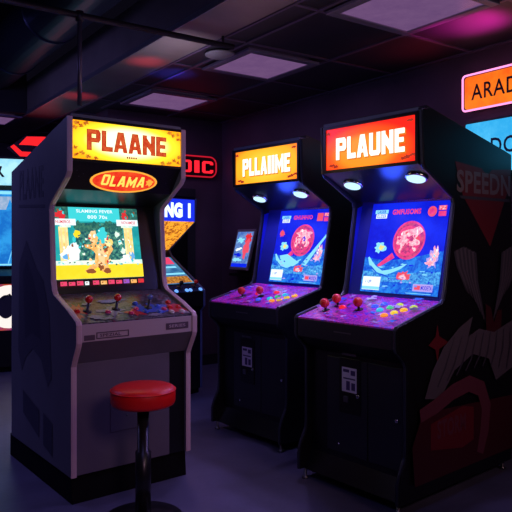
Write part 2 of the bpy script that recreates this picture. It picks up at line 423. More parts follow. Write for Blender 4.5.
# marquee
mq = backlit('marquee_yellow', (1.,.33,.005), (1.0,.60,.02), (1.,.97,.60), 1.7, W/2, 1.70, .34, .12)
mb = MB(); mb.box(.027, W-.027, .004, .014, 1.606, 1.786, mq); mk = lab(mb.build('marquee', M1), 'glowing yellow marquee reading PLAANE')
mb = MB(); mb.box(.03, W-.03, .03, .2, 1.62, 1.64, black_flat)
mb.box(.025, W-.025, -.002, .016, 1.786, 1.799, black_pl); mb.box(.025, W-.025, -.002, .016, 1.594, 1.606, black_pl); mb.build('marquee_retainer', M1)
A = plane_art(.027, W-.027, (.004,1.786), (.004,1.606))
ink_r = emi('marquee_ink_red', (.62,.045,.012), 1.0, noise=(.75,.12,.03), nscale=40)
ink_o = emi('marquee_ink_edge', (.30,.02,.01), .8)
A.block('PLAANE', .125, .21, .850, .745, ink_o, grow=.012, gap=.15); A.block('PLAANE', .125, .21, .850, .745, ink_r, gap=.15)
orn = emi('marquee_ornament', (.45,.07,.01), .9, noise=(.9,.35,.03), nscale=60)
for i, (a, b) in enumerate([(.03,.07),(.07,.13),(.11,.06),(.02,.2),(.03,.9),(.08,.83),(.13,.93),(.02,.72),(.2,.95),(.97,.08),(.92,.12),(.88,.06),(.975,.22),(.97,.9),(.93,.84),(.88,.93),(.975,.74),(.81,.95)]):
    A.blob(a, b, .02, .05, orn, seed=i, j=.5)
for i in range(5): A.rect(.47+i*.02, .85, .484+i*.02, .90, ink_o)
A.build('lettering', mk)
# hood with the oval logo
hA, hB = (.004,1.594), (.105,1.468)
mb = MB(); mb.slab(.025, W-.025, hA, hB, .012, black_lam); hd = lab(mb.build('hood', M1), 'black hood panel')
mb = MB(); mb.slab(.025, W-.025, (.105,1.468), (.30,1.405), .012, black_pl); mb.build('hood_underside', M1)
L = math.hypot(.101,.126)
A = plane_art(.025, W-.025, hA, hB)
cx, cy, rx, ry = .312/.593-.02, .098/L, .185/.593, .068/L
gold = emi('oval_gold', (1.,.42,.05), 1.1); ored = emi('oval_red', (.80,.02,.012), 1.1, noise=(.9,.08,.02), nscale=12); oyel = emi('oval_yellow', (1.,.72,.12), 1.2)
A.ell(cx, cy, rx, ry, gold); A.ell(cx, cy, rx*.93, ry*.86, ored)
A.block('OLAMA', cx-rx*.66, cy-ry*.46, cx+rx*.62, cy+ry*.46, oyel, gap=.2, jit=[.06,-.03,0,-.03,.04])
A.blob(cx+rx*.76, cy, rx*.1, ry*.3, gold, seed=3)
for i, (a, b) in enumerate([(.06,.3),(.09,.5),(.12,.4),(.93,.4),(.9,.55)]): A.rect(a, b, a+.008, b+.03, art_navy)
lab(A.build('oval_logo', hd), 'red oval logo with yellow lettering')
# bezel + screen
bA, bB = (.30,1.405), (.205,.955)
mb = MB(); mb.slab(.025, W-.025, bA, bB, .012, black_pl); mb.build('monitor_bezel', M1)
L = math.hypot(.095,.45)
teal = emi('g1_teal', (.01,.30,.33), 1.15, noise=(.02,.42,.42), nscale=14)
cyan = emi('g1_cyan', (.05,.62,.66), 1.2); dkg = emi('g1_dark_green', (.01,.10,.10), 1.1, noise=(.06,.22,.15), nscale=60)
forest = emi('g1_forest', (.008,.075,.10), 1.2, noise=(.10,.36,.24), nscale=55, thr=(.45,.62))
cream = emi('g1_cream', (1.,.82,.42), 1.25, noise=(.95,.62,.15), nscale=30); white = emi('g_white', (.85,.95,1.), 1.2)
ground = emi('g1_ground', (1.,.68,.03), 1.3, noise=(.75,.62,.02), nscale=16); rock = emi('g1_rockline', (.55,.85,.72), 1.2, noise=(.9,.95,.8), nscale=50)
tan = emi('g1_tan', (.85,.36,.08), 1.25, noise=(.95,.55,.20), nscale=40); tan2 = emi('g1_tan_light', (.95,.60,.30), 1.25); brown = emi('g1_brown', (.30,.09,.03), 1.1)
gred = emi('g_red', (.75,.03,.04), 1.1); gpink = emi('g_pink', (.85,.06,.16), 1.1); gblue = emi('g_sky', (.15,.45,.85), 1.1)
sx0, sx1 = .030, .512
mb = MB(); mb.slab(sx0-.012, sx1+.012, (bA[0]-.004+.0,bA[1]-.004), (bB[0]-.002,bB[1]+.05), .004, black_pl); 
A = plane_art(sx0, sx1, bA, bB, lift=.004)
V0, V1 = .03, .845
def v(b): return V0+(V1-V0)*b
def rc(a0,b0,a1,b1,m): A.rect(a0, v(b0), a1, v(b1), m)
rc(0,0,1,1,teal)
rc(.18,0,.78,.20,cyan); rc(0,.0,.19,.18,dkg); rc(.78,0,1,.18,dkg)
A.text('SLAMING FEVER', .28, v(.03), .70, v(.075), white, .02); A.text('800 70s', .40, v(.11), .63, v(.16), white, .02)
A.blob(.10, v(.11), .05, .05, gred, seed=5); A.blob(.84, v(.12), .035, .05, gred, seed=6)
rc(.25,.22,.80,.76,forest)
for i in range(9): A.blob(.28+.06*i, v(.25+.03*(i%3)), .045, .045, dkg, seed=20+i)
for i in range(6): A.blob(.72+.012*i, v(.33+.06*i), .03, .04, rock if i % 2 else forest, seed=40+i)
for a in (.065, .81):
    rc(a,.28,a+.10,.76,cream); rc(a+.02,.30,a+.035,.74,tan2); rc(a+.065,.30,a+.08,.74,tan2)
rc(0,.17,.26,.26,white); rc(.73,.17,.99,.26,white); A.text('NUMEROS', .04, v(.19), .20, v(.235), gred, .02); A.text('NOVAMESE', .79, v(.19), .96, v(.235), gred, .02)
rc(.08,.255,.20,.29,rock); rc(.78,.255,.92,.29,rock)
rc(0,.75,1,.83,rock); rc(0,.81,1,1,ground)
A.blob(.82, v(.74), .08, .05, white, seed=9); A.blob(.88, v(.70), .035, .045, gblue, seed=10)
# pale creature on the left, tan fighter in the middle
A.blob(.17, v(.66), .10, .085, white, seed=11, j=.25); A.blob(.22, v(.56), .045, .05, white, seed=12, j=.2); A.blob(.12, v(.70), .04, .03, gblue, seed=13); A.blob(.20, v(.54), .012, .02, brown, seed=14)
A.blob(.26, v(.38), .035, .045, ground, seed=15, j=.2); A.blob(.22, v(.46), .02, .03, cyan, seed=16)
A.blob(.44, v(.42), .05, .07, tan2, seed=31, j=.2)
A.poly([(.42,v(.36)),(.47,v(.40)),(.55,v(.50)),(.63,v(.52)),(.66,v(.60)),(.60,v(.70)),(.58,v(.82)),(.60,v(.90)),(.52,v(.92)),(.47,v(.84)),(.38,v(.91)),(.31,v(.90)),(.36,v(.85)),(.43,v(.78)),(.45,v(.66)),(.41,v(.60)),(.34,v(.57)),(.33,v(.53)),(.41,v(.53)),(.43,v(.48))], tan)
A.blob(.52, v(.68), .04, .10, tan2, seed=32, j=.25); A.blob(.50, v(.84), .03, .04, brown, seed=33); A.blob(.38, v(.90), .06, .025, brown, seed=34, j=.2); A.blob(.57, v(.90), .04, .03, brown, seed=35, j=.2)
A.blob(.54, v(.40), .06, .08, cyan, seed=36); A.blob(.57, v(.58), .03, .04, brown, seed=37); A.blob(.61, v(.50), .05, .05, cream, seed=38, j=.3)
rr = random.Random(12)
for i in range(46): A.blob(.27+.52*rr.random(), v(.24+.46*rr.random()), .006+.012*rr.random(), .006+.012*rr.random(), rr.choice([cyan,rock,dkg,dkg,teal,forest,white]), seed=200+i, n=7, j=.5)
for i in range(16): A.blob(.38+.26*rr.random(), v(.40+.44*rr.random()), .008+.014*rr.random(), .008+.014*rr.random(), rr.choice([brown,tan2,cream,white,tan,gred]), seed=300+i, n=7, j=.5)
for i in range(22): A.blob(.02+.96*rr.random(), v(.77+.05*rr.random()), .012, .009, rr.choice([white,teal,cyan,dkg]), seed=400+i, n=7, j=.5)
for i in range(12): A.blob(rr.choice([.09,.13,.85,.88])+.02*rr.random(), v(.32+.4*rr.random()), .008, .02, rr.choice([white,tan,ground]), seed=500+i, n=6, j=.5)
for i in range(12): A.blob(rr.choice([.03,.09,.82,.91])+.05*rr.random(), v(.03+.12*rr.random()), .012, .014, rr.choice([gred,brown,cyan,teal]), seed=600+i, n=6, j=.5)
icols = [gpink, gpink, gpink, white, gpink, tan, gpink, gpink, emi('g_violet', (.35,.10,.6), 1.), tan, gred]
for i in range(11):
    a = .035+i*.088; A.rect(a, .872+(.006 if i % 2 else 0), a+(.045 if i == 3 else .07), .918, icols[i]); A.rect(a+.01, .888, a+.03, .900, brown)
lab(A.build('screen', M1), 'glowing game screen with teal and yellow scene')
# control deck
cA, cB = (.20,.955), (-.105,.843)
overlay1 = patterned('control_overlay_dark', [(.012,.012,.02),(.03,.03,.05),(.14,.12,.18),(.02,.02,.035),(.30,.03,.08)], 22, .3)
mb = MB(); mb.slab(.025, W-.025, cA, cB, .02, overlay1); cp = lab(mb.build('control_panel', M1, bevel=.002), 'dark patterned control panel')
A = plane_art(.025, W-.025, cA, cB, lift=.001, step=.0003)
pr = mat('overlay_red', (.6,.03,.05), .3); pw = mat('overlay_white', (.26,.25,.34), .35); pb = mat('overlay_blue', (.05,.12,.6), .3)
for i, (a, b, ra, rb, m) in enumerate([(.07,.55,.07,.16,pr),(.03,.75,.03,.1,pr),(.33,.68,.09,.14,pw),(.52,.8,.08,.1,pr),(.60,.65,.06,.12,pb),(.74,.70,.10,.18,pb),(.68,.9,.07,.05,pw),(.90,.72,.09,.18,pr),(.95,.9,.05,.06,pw),(.42,.35,.12,.05,pb),(.18,.4,.05,.05,pw),(.15,.85,.08,.05,pw),(.25,.92,.06,.03,pw)]):
    A.blob(a, b, ra, rb, m, seed=60+i, j=.5)
A.build('overlay_print', cp)
def deck(a, b, w, t):
    d = Vector((0, b[0]-a[0], b[1]-a[1])).normalized(); return Vector((w, a[0], a[1]))+d*t, Vector((1,0,0)).cross(-d).normalized()
for (w, t, c, l, r) in ((.102,.205,red_pl,'red ball-top joystick',.0185),(.25,.205,red_pl,'red ball-top joystick',.0185),(.422,.215,mat('blue_grey_plastic',(.12,.2,.5),.25),'blue-grey joystick',.0135)):
    P, n = deck(cA, cB, w, t); joystick(M1, P, n, c, l, h=.05, r=r)
pinkb = mat('pink_plastic', (.8,.06,.2), .2, coat=.4); whiteb = mat('white_plastic', (.7,.65,.65), .25)
for w, t, c, l in [(.35,.224,pinkb,'pink button'),(.304,.262,pinkb,'pink button'),(.375,.16,blue_pl,'blue button'),(.477,.209,blue_pl,'blue button'),(.455,.275,blue_pl,'blue button'),(.385,.262,blue_pl,'blue button'),(.195,.234,pinkb,'pink button'),(.561,.173,red_pl,'red button'),(.541,.231,red_pl,'red button'),(.52,.285,whiteb,'white button'),(.585,.237,red_pl,'red button'),(.055,.198,red_pl,'red button'),(.497,.247,pinkb,'pink button'),(.58,.285,whiteb,'white button')]:
    P, n = deck(cA, cB, w, t); button(M1, P, n, c, l)
# fascia, undershelf and front door
fas = mat('fascia_pale_laminate', (.5,.4,.45), .35)
mb = MB(); mb.box(.025, W-.025, -.105, -.09, .757, .838, fas); fa = lab(mb.build('fascia', M1, bevel=.002), 'pale pinkish fascia strip')
A = plane_art(.025, W-.025, (-.105,.838), (-.105,.757))
dk = mat('fascia_ink', (.10,.06,.10), .5)
for k in ((.02,.62,.11,.92),(.12,.50,.40,.56),(.12,.82,.40,.88),(.12,.56,.13,.82),(.39,.56,.40,.82),(.74,.35,.96,.75)): A.rect(*k, dk)
A.text('SPEZIAL', .15, .60, .33, .78, dk, .02); A.text('SERIES', .77, .45, .93, .63, fas, .02)
A.build('fascia_print', fa)
mb = MB(); mb.slab(.025, W-.025, (-.105,.757), (-.035,.65), .012, grey_door); mb.build('undershelf', M1)
mb = MB(); mb.box(.025, .527, -.035, -.017, .13, .65, grey_door); fd = mb.build('front_door', M1, bevel=.003)
mb = MB()
for k in ((.20,.40,.30,.302),(.20,.40,.468,.47),(.20,.202,.30,.47),(.398,.40,.30,.47)): mb.box(k[0],k[1],-.0365,-.034,k[2],k[3],dk)
mb.build('door_outline', fd)
mb = MB(); mb.box(.527, W-.025, -.030, -.012, .13, .65, black_lam); lab(mb.build('front_side_strip', M1), 'black strip beside the door')
for i, (x, z) in enumerate(((.24,.41),(.29,.37),(.34,.40),(.37,.36))):
    disc_obj('screw', fd, (x,-.035,z), (0,-1,0), [(.005,0),(.005,.002)], steel_dk, n=10)

# ================================================================== BLACK MACHINES (2 and 3)
front2 = [(-.17,.05),(-.17,.14),(-.155,.185),(-.12,.25),(-.115,.29),(-.115,.655),(-.13,.68),(-.185,.73),(-.19,.745),(-.19,.825),(-.18,.838),(.155,.922),(.175,.94),(.19,.985),(.262,1.40),(.255,1.428),(.03,1.552),(.012,1.575),(0,1.82)]
prof2 = front2 + [(.06,1.835),(.80,1.68),(.80,.05)]
lamp_e = emi('hood_lamp_lens', (.50,.78,1.), 1.35)
b_deep = emi('g_deep_blue', (.002,.008,.62), 1.15, noise=(.004,.02,.78), nscale=5); b_mid = emi('g_mid_blue', (.005,.07,.66), 1.1, noise=(.02,.25,.85), nscale=35)
b_sea = emi('g_sea', (.01,.11,.62), 1.1, noise=(.10,.5,.9), nscale=70); b_cy = emi('g_light_cyan', (.25,.72,.95), 1.15)
ppk = emi('g_disc_pink', (.90,.07,.25), 1.1, noise=(.72,.03,.22), nscale=30); ppd = emi('g_disc_dark', (.42,.02,.20), 1.05, noise=(.75,.10,.22), nscale=45)
pwh = emi('g_disc_pale', (1.,.62,.68), 1.25, noise=(.9,.2,.35), nscale=55); pred = emi('g_label_red', (.85,.08,.14), 1.1); gyel = emi('g_yellow', (.9,.75,.25), 1.1)
ll_blue = emi('g_streak_blue', (.08,.3,.95), 1.1)
gviol = emi('g_lilac', (.45,.35,.85), 1.1)
overlay2 = patterned('control_overlay_glow', [(.02,.06,.75),(.35,.06,.85),(.85,.03,.45),(.10,.02,.4),(.9,.08,.45),(.05,.1,.8)], 24, .22, emis=.05)  # slight emission added so the print looks more brightly lit
deckside = mat('deck_edge_laminate', (.02,.022,.035), .35)
bcols = {k: mat('button_'+k, c, .2, coat=.4, emis=c, es=.8) for k, c in dict(cyan=(.02,.5,.6), green=(.05,.55,.2), lime=(.45,.6,.05), yellow=(.85,.6,.03), orange=(.9,.28,.02), blue=(.05,.1,.8), red=(.8,.02,.03), amber=(.9,.45,.02)).items()}

def black_cabinet(loc, rot, W, label, mqm, word, mqword, corner, screen_fn, sx, joys, btns, coin, lamps, artfn=None):
    o = thing('arcade_cabinet', label, 'arcade machine', loc, rot, 'black upright cabinets along the right wall')
    for x0, x1 in ((0,.025),(W-.025,W)):
        mb = MB(); mb.prism(prof2, x0, x1, black_lam); sp = mb.build('side_panel', o, bevel=.002)
        if x0 > 0 and artfn: artfn(sp, W)
    for x in (.0125, W-.0125): side_trim(o, x, front2, molding_dark, w=.014, label='slate grey edge molding')
    mb = MB(); mb.slab(.025, W-.025, (.06,1.833), (.795,1.679), .018, black_lam); mb.box(.025, W-.025, .002, .06, 1.815, 1.833, mat('slate_cap', (.10,.12,.22), .35)); mb.build('top_panel', o)
    mb = MB(); mb.box(.025, W-.025, .775, .795, .05, 1.66, black_lam); mb.build('back_panel', o)
    # marquee
    mb = MB(); mb.box(.027, W-.027, .004, .014, 1.588, 1.800, mqm); mk = lab(mb.build('marquee', o), 'glowing %s marquee with white block lettering' % mqword)
    mb = MB(); mb.box(.025, W-.025, -.003, .016, 1.800, 1.815, black_pl); mb.box(.025, W-.025, -.003, .016, 1.572, 1.588, black_pl); mb.box(.025, .044, -.003, .016, 1.588, 1.800, black_pl); mb.box(W-.040, W-.025, -.003, .016, 1.588, 1.800, black_pl); mb.build('marquee_retainer', o)
    A = plane_art(.027, W-.027, (.004,1.800), (.004,1.588))
    sh = emi('marquee_shadow_ink', (.75,.22,.02), 1.); wl = emi('marquee_white_ink', (1.,.93,.80), 1.55)
    A.block(word, .155, .27, .885, .80, sh, gap=.10, grow=.004, t=.34, u=.22); A.block(word, .145, .24, .875, .77, wl, gap=.10, t=.34, u=.22)
    cm = emi('corner_ink', (.45,.04,.02), .9)
    for i, (a, b) in enumerate([(.05,.1),(.93,.09),(.90,.88),(.86,.92),(.1,.9),(.15,.93),(.95,.86)]): A.blob(a, b, .03, .035, cm, seed=80+i, j=.5)
    A.build('lettering', mk)
    # hood underside with two lamps
    hA, hB = (.004,1.572), (.285,1.43)
    mb = MB(); mb.slab(.025, W-.025, hA, hB, .012, black_pl); hd = mb.build('hood_underside', o)
    for k, (w, t) in enumerate(lamps):
        P, n = deck(hA, hB, w, t)
        l = disc_obj('hood_lamp', o, tuple(P), n, [(.050,0),(.050,.008),(.044,.012)], chrome, 'oval lamp under the hood', sx=1.2, sy=.9)
        disc_obj('lens', l, tuple(P), n, [(.041,.012),(.041,.015),(.03,.019)], lamp_e, 'pale blue-white lens', sx=1.2, sy=.9)
        ld = bpy.data.lights.new('hood_lamp_light', 'SPOT'); ld.energy = LAMP_W; ld.color = (.55,.38,1.); ld.spot_size = R(150); ld.spot_blend = .9; ld.shadow_soft_size = .03
        lo = bpy.data.objects.new('hood_lamp_light', ld); COL.objects.link(lo); lo.parent = l; lo.location = P+n*.03
        lo.rotation_euler = (Vector((0,0,-1)).rotation_difference(Vector((0,-.15,-1)))).to_euler()
    # bezel and screen
    bA, bB = (.32,1.435), (.195,.925)
    mb = MB(); mb.slab(.025, W-.025, bA, bB, .012, mat('bezel_plastic', (.012,.02,.22), .3)); mb.build('monitor_bezel', o)
    A = plane_art(sx[0], sx[1], bA, bB, lift=.004)
    screen_fn(A); lab(A.build('screen', o), 'glowing blue game screen with a pink disc')
    L = math.hypot(bA[0]-bB[0], bA[1]-bB[1])
    mb = MB(); q0, q1 = deck(bA, bB, 0, .0)[0], None
    A2 = plane_art(.025, W-.025, bA, bB, lift=.002)
    pl = bpy.data.lights.new('recess_fill', 'POINT'); pl.energy = 2.2; pl.color = (.03,.08,1.); pl.shadow_soft_size = .06  # added blue fill inside the recess, no lamp built for it
    po = bpy.data.objects.new('recess_fill', pl); COL.objects.link(po); po.parent = o; po.location = (W*.5, .10, 1.40)
    lin = mat('blue_glow_tint', (.01,.02,.5), .35)  # added sheets whose colour carries the blue light on the inner walls
    for x0, x1 in ((.0252,.0262),(W-.0262,W-.0252)):
        mb = MB(); mb.prism([(.205,.965),(.33,.94),(.33,1.42),(.275,1.40)], x0, x1, lin); lab(mb.build('blue_glow_sheet', o), 'added blue sheet tinted like the recess glow')
    # control deck
    cA, cB = (.195,.93), (-.19,.833)
    mb = MB(); mb.slab(.025, W-.025, cA, cB, .02, overlay2); cp = lab(mb.build('control_panel', o, bevel=.003), 'purple, magenta and blue printed control panel')
    A = plane_art(.025, W-.025, cA, cB, lift=.001, step=.0003)
    pm = [mat('ov_magenta', (.8,.05,.35), .25), mat('ov_purple', (.4,.08,.85), .25), mat('ov_blue', (.04,.2,.9), .25), mat('ov_pale', (.65,.5,.9), .3), mat('ov_dark', (.05,.02,.12), .3)]
    rr = random.Random(5+int(loc[1]*10))
    for i in range(60): A.blob(.04+.92*rr.random(), .06+.88*rr.random(), (.012+.03*rr.random()), (.012+.035*rr.random()), pm[i % 5], seed=100+i, j=.6)
    A.build('overlay_print', cp)
    for w, t, l in joys:
        P, n = deck(cA, cB, w, t); joystick(o, P, n, red_pl, 'red ball-top joystick', h=.024, r=.0245)
    for w, t, c in btns:
        P, n = deck(cA, cB, w, t); button(o, P, n, bcols[c], c+' button', r=.0185)
    # deck front, undershelf, front, doors
    mb = MB(); mb.box(.025, W-.025, -.19, -.172, .738, .826, deckside); mb.build('fascia', o, bevel=.003)
    A = plane_art(.025, W-.025, (-.19,.826), (-.19,.738)); A.rect(.42,.45,.60,.52, steel_dk); A.build('fascia_badge', o)
    mb = MB(); mb.slab(.025, W-.025, (-.19,.738), (-.085,.66), .012, black_lam); mb.build('undershelf', o)
    mb = MB(); mb.box(.025, W-.025, -.085, -.067, .14, .66, black_lam); mb.build('front_panel', o)
    dc = mat('coin_door_paint', (.022,.024,.036), .35, bump=.05, bscale=200)
    for x0, x1 in ((.14,.40),(.405,W-.04)):
        mb = MB(); mb.box(x0, x1, -.092, -.085, .17, .64, dc); d = mb.build('coin_door' if x0 < .3 else 'service_door', o, bevel=.003)
        if x0 < .3:
            cx, cz = coin
            mb = MB(); mb.box(cx-.045, cx+.09, -.097, -.092, cz-.17, cz+.10, black_pl); pl = mb.build('coin_plate', d, bevel=.002)
            A = Art((cx-.025,-.097,cz+.055), (1,0,0), (0,0,-1), (0,-1,0), .095, .12)
            A.rect(0,0,1,1,label_mat); A.rect(.08,.08,.5,.2,label_dk); A.rect(.6,.1,.9,.3,label_dk); A.rect(.1,.42,.9,.48,label_dk); A.rect(.3,.55,.55,.92,label_dk); A.rect(.65,.6,.9,.9,label_dk)
            lab(A.build('price_label', d), 'pale violet printed label')
            mb = MB(); mb.box(cx-.02, cx+.07, -.104, -.097, cz+.115, cz+.125, steel_dk); mb.build('top_rail', d)
            mb = MB(); mb.box(cx-.01, cx+.02, -.106, -.097, cz-.115, cz-.085, steel_dk); mb.build('coin_return', d, bevel=.002)
            mb = MB(); mb.lathe([(.009,0),(.009,.008),(.005,.010)], chrome, (cx+.08,-.097,cz-.075), (0,-1,0), n=14); mb.build('lock', d)
            mb = MB(); mb.lathe([(.007,0),(.007,.006)], chrome, (cx-.05,-.092,.21), (0,-1,0), n=12); mb.build('screw', d)
        else:
            mb = MB(); mb.lathe([(.010,0),(.010,.009),(.006,.011)], chrome, (x1-.03,-.092,.40), (0,-1,0), n=14); mb.build('lock', d)
    mb = MB(); mb.slab(.025, W-.025, (-.085,.14), (-.14,.05), .02, black_lam); mb.box(.025, W-.025, -.12, .77, .05, .065, black_lam); mb.build('kick_plate', o)
    for x in (.03, W-.03):
        for y in (-.14, .76):
            mb = MB(); mb.lathe([(.016,0),(.018,.008),(.008,.012),(.008,.05)], steel_dk, (x,y,0), n=14); mb.build('leveller_foot', o)
    return o

LAMP_W = 8.
def blue_screen(var):
    def f(A):
        rc = A.rect
        rc(0,0.03,1,.955,b_deep)
        A.poly([(0,.60),(.3,.63),(.6,.60),(1,.52),(1,.955),(0,.955)], b_mid)
        A.poly([(0,.74),(.4,.77),(.7,.74),(1,.72),(1,.86),(.5,.84),(0,.86)], b_sea)
        rc(.05,.10,.23,.14,b_cy); rc(.07,.145,.22,.19,white); A.text('LASER', .08, .105, .20, .135, b_deep, .02); A.text('GLIDER', .08, .15, .21, .185, b_mid, .02)
        A.text('GMFUSOMS' if var == 3 else 'GHUHHIO', .29, .10, .66, .155, ppk, .04)
        if var == 3: A.ell(.80,.135,.055,.052,pred); A.ell(.80,.135,.035,.03,ppk)
        else: rc(.75,.08,.86,.18,pred)
        rc(.875,.08,.97,.125,pred); rc(.88,.135,.97,.185,ppk); A.text('FZ', .885, .085, .96, .12, pwh, .03)
        if var == 3: c = (.56,.42); r = (.205,.195)
        else: c = (.54,.42); r = (.22,.20)
        A.ell(*c, *r, ppk, rot=-.25); A.ell(*c, r[0]*.90, r[1]*.90, ppd, rot=-.25); A.ell(c[0]-.01, c[1]+.005, r[0]*.78, r[1]*.78, ppk, rot=-.25)
        A.blob(c[0]+.02, c[1]-.06, .13, .07, pwh, seed=1+var, j=.4); A.blob(c[0]-.08, c[1]+.0, .06, .08, pwh, seed=2+var, j=.4)
        A.blob(c[0]+.07, c[1]+.02, .06, .05, pwh, seed=3+var, j=.4); A.blob(c[0]-.02, c[1]+.09, .07, .05, ppd, seed=4+var, j=.4); A.blob(c[0]+.03, c[1]-.02, .03, .03, b_deep if var == 2 else ppd, seed=5, j=.3)
        A.poly([(.37,.55),(.41,.60),(.22,.70),(.19,.68)], ppk)
        A.blob(.20,.50,.07,.055,b_cy,seed=6,j=.4); A.blob(.21,.50,.04,.03,gyel,seed=7,j=.4)
        if var == 2: A.blob(.12,.33,.05,.045,pred,seed=8,j=.3); A.poly([(.60,.72),(.98,.34),(.99,.37),(.68,.74)], b_cy); A.poly([(.15,.62),(.3,.60),(.55,.70),(.45,.75),(.2,.75)], b_cy)
        A.stroke([(.06,.60),(.10,.66),(.17,.72),(.27,.76),(.38,.74),(.50,.70),(.58,.66)], [.01,.025,.03,.025,.02,.015,.004], b_cy)
        A.stroke([(.10,.69),(.2,.76),(.35,.79),(.5,.78)], .008, b_mid)
        A.blob(.89,.60,.07,.08,gviol,seed=9,j=.5); A.blob(.92,.55,.035,.06,pwh,seed=10,j=.5); A.blob(.86,.64,.05,.03,pwh,seed=11,j=.5)
        A.blob(.56,.78,.08,.05,pred,seed=12,j=.4); A.blob(.55,.79,.05,.025,pwh,seed=13,j=.4)
        rc(.03,.80,.27,.935,white); A.text('1 UP', .07,.835,.15,.865, b_mid, .02); rc(.03,.90,.27,.93,b_cy)
        rc(.70,.85,.94,.92,gviol); rc(.72,.865,.79,.905,pred); A.text('MODETA', .80,.865,.93,.905, b_deep, .02)
        rc(.62,.94,.93,.945,b_cy)
        rr = random.Random(var)
        for i in range(40):
            a, b = .05+.88*rr.random(), .66+.26*rr.random()
            if a < .3 and b > .78: continue
            A.blob(a, b, .008+.03*rr.random(), .004+.006*rr.random(), rr.choice([b_cy,b_deep,b_deep,ll_blue,gviol,b_sea]), seed=700+i, n=8, j=.5)
        for i in range(14): A.blob(c[0]-.12+.24*rr.random(), c[1]-.12+.24*rr.random(), .008+.015*rr.random(), .008+.012*rr.random(), rr.choice([pwh,pred,ppk,ppd,white]), seed=800+i, n=8, j=.5)
        for i in range(5): A.blob(.85+.10*rr.random(), .52+.14*rr.random(), .012, .014, rr.choice([pwh,b_cy,white]), seed=900+i, n=7, j=.5)
    return f

art_red = mat('side_art_red', (.16,.010,.022), .5); art_grey = mat('side_art_grey', (.11,.09,.13), .5); art_gr2 = mat('side_art_slate', (.055,.05,.08), .5)
art_pink = mat('side_art_rose', (.15,.035,.065), .5); art_dkred = mat('side_art_maroon', (.06,.006,.014), .5); art_let = mat('side_art_lettering', (.22,.16,.20), .5)
def side_art(sp, W):
    A = Art((W,0,1.8), (0,1,0), (0,0,-1), (1,0,0), 1., 1., lift=.001, step=.0004)
    def p(y, z): return (y, 1.8-z)
    def pg(l, m): A.poly([p(*q) for q in l], m)
    pg([(.262,1.603),(.50,1.585),(.553,1.55),(.60,1.585),(.79,1.60),(.77,1.50),(.582,1.19),(.33,1.44)], art_red)
    A.poly([p(.30,1.44),p(.78,1.44),p(.78,1.425),p(.31,1.425)], art_gr2)
    A.text('SPEEDN', *p(.275,1.565), *p(.785,1.455), art_let, .03)
    # two feathered wing lobes
    for c, s in (((.42,1.06),1),((.70,1.06),-1)):
        for i in range(11):
            u = i/10; y0 = c[0]-.16*s+.17*u*s; z0 = 1.19-.05*abs(u-.4)
            y1 = y0+.10*s; z1 = z0-.20-.16*u
            A.stroke([p(y0,z0),p(y0+.02*s,(z0+z1)/2+.03),p(y1,z1)], [.012,.010,.002], art_grey if i % 2 else art_gr2)
    pg([(.10,.83),(.115,.775),(.19,.74),(.115,.715),(.10,.65),(.085,.715),(.03,.74),(.085,.775)], art_red)
    pg([(.52,.90),(.57,.88),(.60,.80),(.64,.86),(.68,.86),(.67,.72),(.60,.66),(.53,.71)], art_dkred)
    # sweeping wing / bird body
    pg([(.0,.50),(.06,.62),(.15,.72),(.28,.80),(.40,.845),(.36,.75),(.46,.78),(.60,.75),(.80,.80),(.80,.55),(.62,.50),(.55,.62),(.40,.66),(.24,.60),(.12,.48)], art_grey)
    for i in range(9):
        u = i/8; A.stroke([p(.10+.62*u,.54+.05*math.sin(3*u)),p(.16+.60*u,.62+.05*u),p(.24+.52*u,.76)], [.004,.006,.002], art_gr2)
    # maroon field with rose scroll
    pg([(-.02,.44),(.80,.40),(.78,.12),(-.08,.12),(-.10,.30)], art_dkred)
    A.stroke([p(*q) for q in [(-.04,.43),(.08,.455),(.22,.50),(.36,.52),(.47,.48),(.52,.38),(.50,.26),(.46,.16)]], [.03,.035,.038,.04,.042,.042,.04,.03], art_pink)
    pg([(.04,.38),(.30,.42),(.40,.40),(.40,.24),(.30,.22),(.04,.26)], art_red)
    A.text('STORM', *p(.09,.385), *p(.33,.30), art_pink, .03)
    lab(A.build('side_artwork', sp), 'dim printed side artwork, red triangle with wings and rose scroll')

mq2 = backlit('marquee_amber', (.92,.20,.01), (1.,.36,.015), (1.,.46,.03), 1.5, .331, 1.69, .36, .16)
mq3 = backlit('marquee_orange', (.85,.015,.008), (.95,.07,.005), (1.,.24,.01), 1.4, .30, 1.66, .33, .15)
black_cabinet((-.165, 4.272, 0), R(-48.9), .662, 'black upright arcade cabinet in the middle with amber PLLAIIME marquee', mq2, 'PLLAIIME', 'amber', None, blue_screen(2), (.155,.622),
    [(.205,.275,''),(.335,.235,'')],
    [(.45,.265,'cyan'),(.475,.222,'green'),(.50,.18,'cyan'),(.505,.30,'orange'),(.53,.262,'yellow'),(.555,.222,'yellow'),(.58,.18,'amber'),(.27,.20,'red'),(.39,.15,'red'),(.385,.30,'blue')],
    (.255,.50), ((.135,.15),(.535,.13)))
black_cabinet((.34, 3.411, 0), R(-49.7), .647, 'large black upright arcade cabinet at right with red-orange PLAUNE marquee and painted side', mq3, 'PLAUNE', 'red-orange', None, blue_screen(3), (.108,.593),
    [(.114,.277,''),(.125,.196,''),(.285,.218,'')],
    [(.175,.215,'red'),(.402,.201,'cyan'),(.43,.155,'green'),(.455,.112,'lime'),(.34,.16,'blue'),(.365,.118,'blue'),(.475,.262,'orange'),(.500,.218,'yellow'),(.522,.172,'amber'),(.545,.125,'lime')],
    (.27,.545), ((.135,.12),(.545,.105)), side_art)

